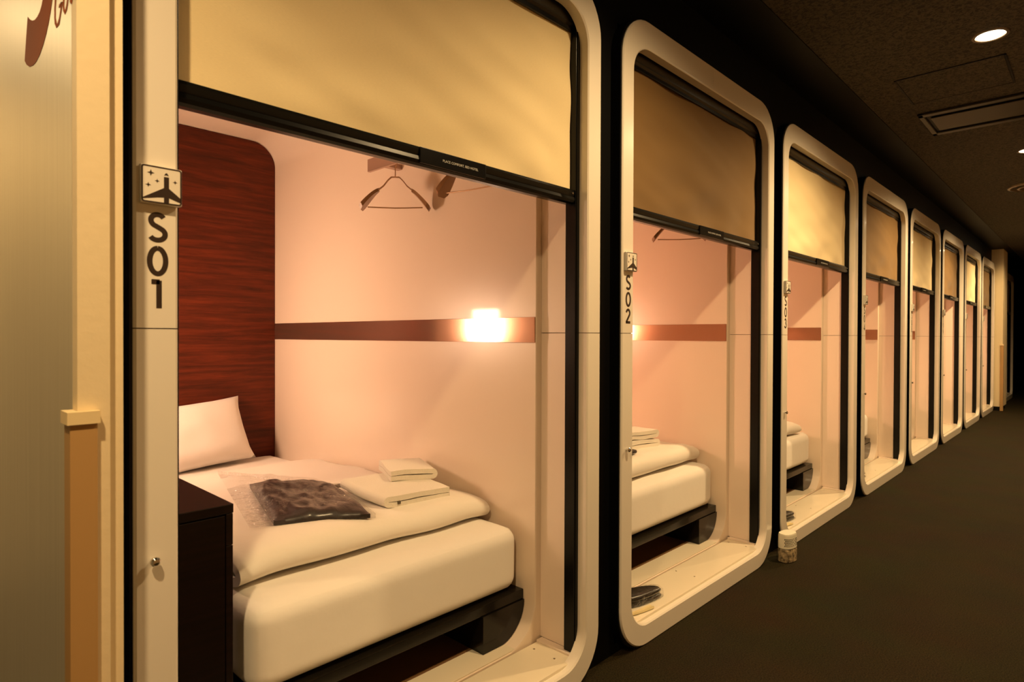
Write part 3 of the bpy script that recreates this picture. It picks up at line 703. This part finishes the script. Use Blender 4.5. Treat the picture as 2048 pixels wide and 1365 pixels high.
# black side cabinet at the foot of the nearest bed
def cabinet(dx, label):
    t = thing('side_cabinet', (0.47, 1.6, TZ0), label, 'cabinet', 'black side cabinets beside the bed feet')
    cx0, cx1, cy0, cy1 = 0.394, 0.549, 1.380, 1.86
    obj('cabinet_body', B(cx0+0.002, cx1-0.004, cy0+0.012, cy1, TZ0+0.11, 0.700, bev=0.001), DARKWOOD, t, smooth=False)
    obj('plinth', B(TX0+TR*0.85, cx1-0.006, cy0+0.02, cy1, TZ0+0.004, TZ0+0.109), DARKWOOD, t, smooth=False)
    obj('cabinet_top', B(cx0, cx1, cy0, cy1+0.004, 0.7005, 0.7205, bev=0.0015), DARKWOOD, t, smooth=False)
    dr = obj('cabinet_door', B(cx0+0.002, cx1-0.017, cy0+0.003, cy0+0.0115, TZ0+0.115, 0.696, bev=0.001), DARKWOOD, t, smooth=False)
    obj('edge_strip', B(cx1-0.0155, cx1-0.001, cy0+0.001, cy0+0.0115, 0.630, 0.6995, bev=0.001), DARKWOOD, t, smooth=False)
    obj('edge_strip', B(cx1-0.0155, cx1-0.001, cy0+0.001, cy0+0.0115, TZ0+0.115, 0.6285, bev=0.001), DARKWOOD, t, smooth=False)
    return t
c1 = cabinet(0, 'black wooden side cabinet beside the nearest bed')

# garment in a clear plastic bag
t = thing('bagged_garment', (0.98, 1.95, 0.55), 'folded dark brown garment in a clear plastic bag on the duvet', 'garment')
def patch(c, u, v):
    a = Vector(c[0])*(1-u)*(1-v)+Vector(c[1])*u*(1-v)+Vector(c[2])*u*v+Vector(c[3])*(1-u)*v; return a
GC = [(0.800, 1.725), (1.030, 1.578), (1.160, 2.06), (0.965, 2.28)]
def gz(u, v, h, sd, am):
    e = min(1, (min(u, 1-u)*min(v, 1-v)*46)**0.5) if min(u, 1-u, v, 1-v) > 0 else 0
    return h*(0.28+0.72*min(1, e)) + am*e*(noise.noise(Vector((u*4+v*2+sd, v*6-u*3, sd)))+0.6*noise.noise(Vector((u*11+sd, v*9, 2))))
def gtop(u, v):
    p = patch(GC, u, v); j = 0.008*noise.noise(Vector((u*5, v*5, 4))); return (p.x+j, p.y-j, ztop(p.y)+0.012+gz(u, v, 0.030, 1.7, 0.010))
def gbot(u, v): p = patch(GC, u, v); return (p.x, p.y, ztop(p.y)+0.008)
obj('folded_garment', solid_sheet(gtop, gbot, 30, 40), GARM, t, angle=60)
PC = [(0.745, 1.76), (1.045, 1.572), (1.180, 2.08), (0.990, 2.65)]
def ptop(u, v):
    p = patch(PC, u, v); k = 1 if 0.1 < u < 0.95 else 0.6
    inside = max(0, min(1, (1.1-abs(v-0.42)*2.0)))
    return (p.x, p.y, ztop(p.y)+0.014+gz(u, v, 0.014+0.026*inside, 5.2, 0.012))
def pbot(u, v): p = patch(PC, u, v); return (p.x, p.y, ztop(p.y)+0.006)
obj('plastic_bag', solid_sheet(ptop, pbot, 34, 44), FILM, t, angle=60)

# towels
def towel(name, cx, cyv, ang, W, D, layers, z0, th, flip, label, seed):
    """layers folded back and forth; fold edge on the left (flip=1) or right (flip=-1)"""
    P = []; x = W/2
    for l in range(layers):
        zc = th*(l+0.5)*1.06; r = th*0.53
        xs = [(-W/2+r) + (W-2*r)*k/6 for k in range(7)]
        if l % 2 == 0: xs = xs[::-1]
        P += [(q, zc + 0.0015*math.sin(q*30+l)) for q in xs]
        if l < layers-1:
            s = -1 if l % 2 == 0 else 1
            for k in range(1, 8):
                a = math.pi*k/8; P.append((s*(W/2-r+r*math.sin(a)), zc+r-r*math.cos(a)))
    ca, sa = math.cos(ang), math.sin(ang)
    def fm(a, b, c): a *= flip; return (cx+ca*a-sa*c, cyv+sa*a+ca*c, z0+b)
    bm = fold(P, th*0.9, -D/2, D/2, 16, fm, 0.0060, 11.0, seed)
    o = obj('folded_towel', bm, TOWELM, None, angle=70, org=(cx, cyv, z0)); return tag(o, label, 'towel', 'folded white towels')
tw = towel('t', 1.275, 1.79, math.radians(-7), 0.255, 0.33, 2, ztop(1.8)+0.004, 0.019, 1, 'large folded white towel beside the bagged garment', 1)
tw2 = towel('t', 1.372, 1.87, math.radians(-24), 0.170, 0.22, 2, ztop(1.85)+0.004+0.042, 0.018, -1, 'small folded white towel lying on the large towel', 4)
for (x, y, z) in ((1.185, 1.650, ztop(1.66)+0.030), (1.205, 1.649, ztop(1.66)+0.018), (1.26, 1.98, ztop(1.9)+0.064)):
    pass
k_ = obj('care_label', B(1.170, 1.180, 1.632, 1.636, ztop(1.66)+0.012, ztop(1.66)+0.022), LABELM, tw, smooth=False)
# toiletries between the towels
tb = obj('toothbrush_pack', rbox(1.13, 1.25, 1.985, 2.005, ztop(1.95)+0.012, ztop(1.95)+0.024, 0.005, 4), LABELM, None, org=(1.19, 1.995, ztop(1.95))); tag(tb, 'slim dark toiletry packet behind the large towel', 'packet')
# the second cabin
u2 = 0.552
t2a = towel('t', 1.135, 1.69, math.radians(-8), 0.27, 0.20, 2, u2, 0.019, -1, 'lower folded white towel on the bed in cabin S02', 8); t2a.location.x += PX_
t2b = towel('t', 1.145, 1.695, math.radians(-12), 0.25, 0.19, 2, u2+0.042, 0.019, -1, 'upper folded white towel on the bed in cabin S02', 11); t2b.location.x += PX_
bm = rbox(0.86, 1.00, 1.535, 1.60, u2+0.002, u2+0.020, 0.008, 8, amp=0.003, sc=12)
o = obj('bagged_cloth', bm, GARM, None, org=(0.93, 1.57, u2)); tag(o, 'small dark cloth pack in front of the towels in cabin S02', 'cloth'); o.location.x += PX_

# ------------------------------------------------------------------ coat hangers
def hanger(cx, cyv, ztopp, ang, dx, label):
    t = thing('coat_hanger', (cx, cyv, ztopp-0.2), label, 'coat hanger', 'wire coat hangers on the cabin rails')
    ca, sa = math.cos(ang), math.sin(ang)
    def P(a, z, d=0.0): return (cx+ca*a-sa*d, cyv+sa*a+ca*d, ztopp+z)
    hk = [P(0.0, -0.062), P(0.0, -0.028), P(0.003, -0.014), P(0.009, -0.004), P(0.006, 0.006), P(-0.002, 0.008), P(-0.008, 0.002)]
    obj('hook', tube(bmesh.new(), hk, 0.0022, 8), HANGW, t)
    for sd in (0.005, -0.005):
        pts = [P(-0.110, -0.150, sd*2), P(-0.075, -0.118, sd), P(-0.045, -0.094, sd), P(-0.028, -0.072, sd), P(-0.015, -0.060, sd), P(0.015, -0.060, sd), P(0.028, -0.072, sd), P(0.045, -0.094, sd), P(0.075, -0.118, sd), P(0.110, -0.150, sd*2)]
        obj('wire_arm', tube(bmesh.new(), pts, 0.0018, 8), HANGW, t)
    obj('trouser_bar', tube(bmesh.new(), [P(-0.105, -0.176), P(-0.05, -0.178), P(0, -0.179), P(0.05, -0.178), P(0.105, -0.176)], 0.0026, 8), HANGW, t)
    for s in (-1, 1):
        bm = bmesh.new(); N2 = 9; rows = []
        for k in range(N2):
            q = k/(N2-1); a = s*(0.062+0.066*q); z = -0.110-0.068*q**1.25; wd_ = 0.008+0.022*math.sin(min(1, q*1.15)*math.pi/2); th = 0.006+0.005*q
            if k == N2-1: wd_ *= 0.6
            rows.append([bm.verts.new(P(a, z+th, -wd_)), bm.verts.new(P(a+s*th*0.6, z+th*0.4, -wd_*1.04)), bm.verts.new(P(a, z-th, -wd_*0.9)), bm.verts.new(P(a, z-th, wd_*0.9)), bm.verts.new(P(a+s*th*0.6, z+th*0.4, wd_*1.04)), bm.verts.new(P(a, z+th, wd_))])
        for k in range(N2-1):
            for m_ in range(6): bm.faces.new((rows[k][m_], rows[k+1][m_], rows[k+1][(m_+1) % 6], rows[k][(m_+1) % 6]))
        bm.faces.new(rows[0]); bm.faces.new(rows[-1][::-1])
        obj('shoulder', bm, HANGS, t)
    t.location.x += dx; return t
hanger(1.392, 1.965, 1.764, math.radians(-44), 0, 'wire coat hanger hanging clear below the rail in cabin S01')
hanger(1.392, 1.535, 1.764, math.radians(-80), 0, 'coat hanger half hidden behind the shade bar in cabin S01')
hanger(1.392, 1.545, 1.764, math.radians(-58), PX_, 'coat hanger behind the brown shade bar in cabin S02')

# ------------------------------------------------------------------ slippers and shoehorns on the sills (second cabin coordinates)
def slippers(label, dx):
    t = thing('wrapped_slippers', (1.985, 1.28, 0.0835), label, 'slippers', 'black slippers in plastic on the cabin sills')
    ang = math.radians(-17); ca, sa = math.cos(ang), math.sin(ang)
    def outline(z, sc, oy, ex=0.0):
        P = []
        for k in range(28):
            a = 2*math.pi*k/28; x = 0.142*math.cos(a); wv = 0.043*(1-0.18*math.cos(a)) if x > -0.02 else 0.042
            yv = wv*math.copysign(abs(math.sin(a))**0.75, math.sin(a)); x *= sc; yv *= sc
            P.append((1.985+ca*x-sa*(yv+oy), 1.275+sa*x+ca*(yv+oy), z))
        return P
    def slip(z0, oy):
        bm = bmesh.new(); lv = [(0, 0.96), (0.004, 1.0), (0.008, 1.0), (0.014, 0.95), (0.018, 0.80), (0.0195, 0.45)]
        R3 = [[bm.verts.new(p) for p in outline(z0+h, s, oy)] for h, s in lv]
        for i in range(len(R3)-1):
            for k in range(28): bm.faces.new((R3[i][k], R3[i][(k+1) % 28], R3[i+1][(k+1) % 28], R3[i+1][k]))
        bm.faces.new(R3[0][::-1]); bm.faces.new(R3[-1]); return bm
    obj('slipper', slip(0.0845, 0.0), SLIPM, t, angle=50); obj('slipper', slip(0.1042, 0.002), SLIPM, t, angle=50)
    bm = bmesh.new(); lv = [(0.0838, 1.02), (0.086, 1.09), (0.094, 1.09), (0.112, 1.07), (0.124, 0.95), (0.1265, 0.6)]
    R3 = []
    for h, s in lv:
        R3.append([bm.verts.new((p[0], p[1], p[2]+(0.002*noise.noise(Vector(p)*60) if h > 0.09 else 0))) for p in outline(h, s, 0.001)])
    for i in range(len(R3)-1):
        for k in range(28): bm.faces.new((R3[i][k], R3[i][(k+1) % 28], R3[i+1][(k+1) % 28], R3[i+1][k]))
    bm.faces.new(R3[0][::-1]); bm.faces.new(R3[-1])
    obj('plastic_wrap', bm, FILM, t, angle=60)
    t.location.x += dx; return t
s2 = slippers('black slippers wrapped in plastic on the sill of cabin S02', 0)
copy_tree(s2, PX_, 'black slippers wrapped in plastic on the sill of cabin S03')
copy_tree(s2, 2*PX_-0.02, 'wrapped black slippers on the sill of cabin S04, only the tip showing')
copy_tree(s2, 3*PX_-0.03, 'wrapped black slippers on the sill of cabin S05, only the tip showing')
copy_tree(s2, 4*PX_-0.02, 'wrapped black slippers on the sill of cabin S06, a dark speck at its frame')
def horn(label, dx):
    def ctr(s): return Vector((1.80+0.205*s, 1.250-0.052*s-0.010*math.sin(s*math.pi), 0.0))
    bm = bmesh.new(); rows = []
    N3 = 16
    for k in range(N3+1):
        s = k/N3; c = ctr(s); d = (ctr(min(1, s+0.03))-ctr(max(0, s-0.03))).normalized(); nrm = Vector((-d.y, d.x, 0))
        wv = 0.009+0.006*abs(s-0.45)*1.6; wv *= 0.72 if k in (0, N3) else 1.0
        cur = 0.003
        rows.append([bm.verts.new(c+nrm*a*wv+Vector((0, 0, 0.0838+z))) for a, z in ((-1, 0.0+cur), (-0.45, 0.0), (0.45, 0.0), (1, cur), (0.8, cur+0.004), (0.3, 0.005), (-0.3, 0.005), (-0.8, cur+0.004))])
    for k in range(N3):
        for m_ in range(8): bm.faces.new((rows[k][m_], rows[k+1][m_], rows[k+1][(m_+1) % 8], rows[k][(m_+1) % 8]))
    bm.faces.new(rows[0]); bm.faces.new(rows[-1][::-1])
    o = obj('shoehorn', bm, BONE, None, org=(1.9, 1.225, 0.0836)); tag(o, label, 'shoehorn', 'ivory shoehorns on the cabin sills'); o.location.x += dx; return o
horn('ivory plastic shoehorn beside the slippers in cabin S02', 0.0)
horn('ivory plastic shoehorn beside the slippers in cabin S03', PX_-0.01)

# ------------------------------------------------------------------ air freshener on the carpet
t = thing('air_freshener', (3.085, 1.10, 0), 'white-capped air freshener with patterned base on the carpet between cabins S02 and S03', 'air freshener')
def oval(cx, cyv, a, b, ang, m=32, e=0.75):
    return [(cx+math.cos(ang)*a*math.copysign(abs(math.cos(q))**e, math.cos(q))-math.sin(ang)*b*math.copysign(abs(math.sin(q))**e, math.sin(q)),
             cyv+math.sin(ang)*a*math.copysign(abs(math.cos(q))**e, math.cos(q))+math.cos(ang)*b*math.copysign(abs(math.sin(q))**e, math.sin(q))) for q in [2*math.pi*k/m for k in range(m)]]
FA = math.radians(-8); FX, FY = 3.090, 1.098
def stack(lv):
    bm = bmesh.new(); R3 = [[bm.verts.new((p[0], p[1], z)) for p in oval(FX, FY, a, b, FA)] for a, b, z in lv]
    for i in range(len(R3)-1):
        for k in range(32): bm.faces.new((R3[i][k], R3[i][(k+1) % 32], R3[i+1][(k+1) % 32], R3[i+1][k]))
    bm.faces.new(R3[0][::-1]); bm.faces.new(R3[-1]); return bm
obj('refill_base', stack([(0.050, 0.030, 0.0), (0.054, 0.034, 0.004), (0.054, 0.034, 0.060), (0.050, 0.030, 0.066)]), BEADS, t)
cp_ = obj('perforated_cap', stack([(0.050, 0.031, 0.0665), (0.0535, 0.034, 0.069), (0.052, 0.033, 0.130), (0.049, 0.030, 0.138), (0.040, 0.022, 0.139)]), FRESHW, t)
bm = bmesh.new()
for r in range(5):
    for k in range(9):
        q = math.radians(200+k*11+(r % 2)*5.5)
        p = Vector((*oval(FX, FY, 0.0531, 0.0337, FA, 1)[0], 0))
        px = FX+math.cos(FA)*0.0534*math.copysign(abs(math.cos(q))**.75, math.cos(q))-math.sin(FA)*0.034*math.copysign(abs(math.sin(q))**.75, math.sin(q))
        pyv = FY+math.sin(FA)*0.0534*math.copysign(abs(math.cos(q))**.75, math.cos(q))+math.cos(FA)*0.034*math.copysign(abs(math.sin(q))**.75, math.sin(q))
        box(bm, px-0.0016, px+0.0016, pyv-0.001, pyv+0.003, 0.083+r*0.008-0.0016, 0.083+r*0.008+0.0016)
ho = obj('cap_holes', bm, HOLE, cp_, smooth=False); ho['kind'] = 'stuff'
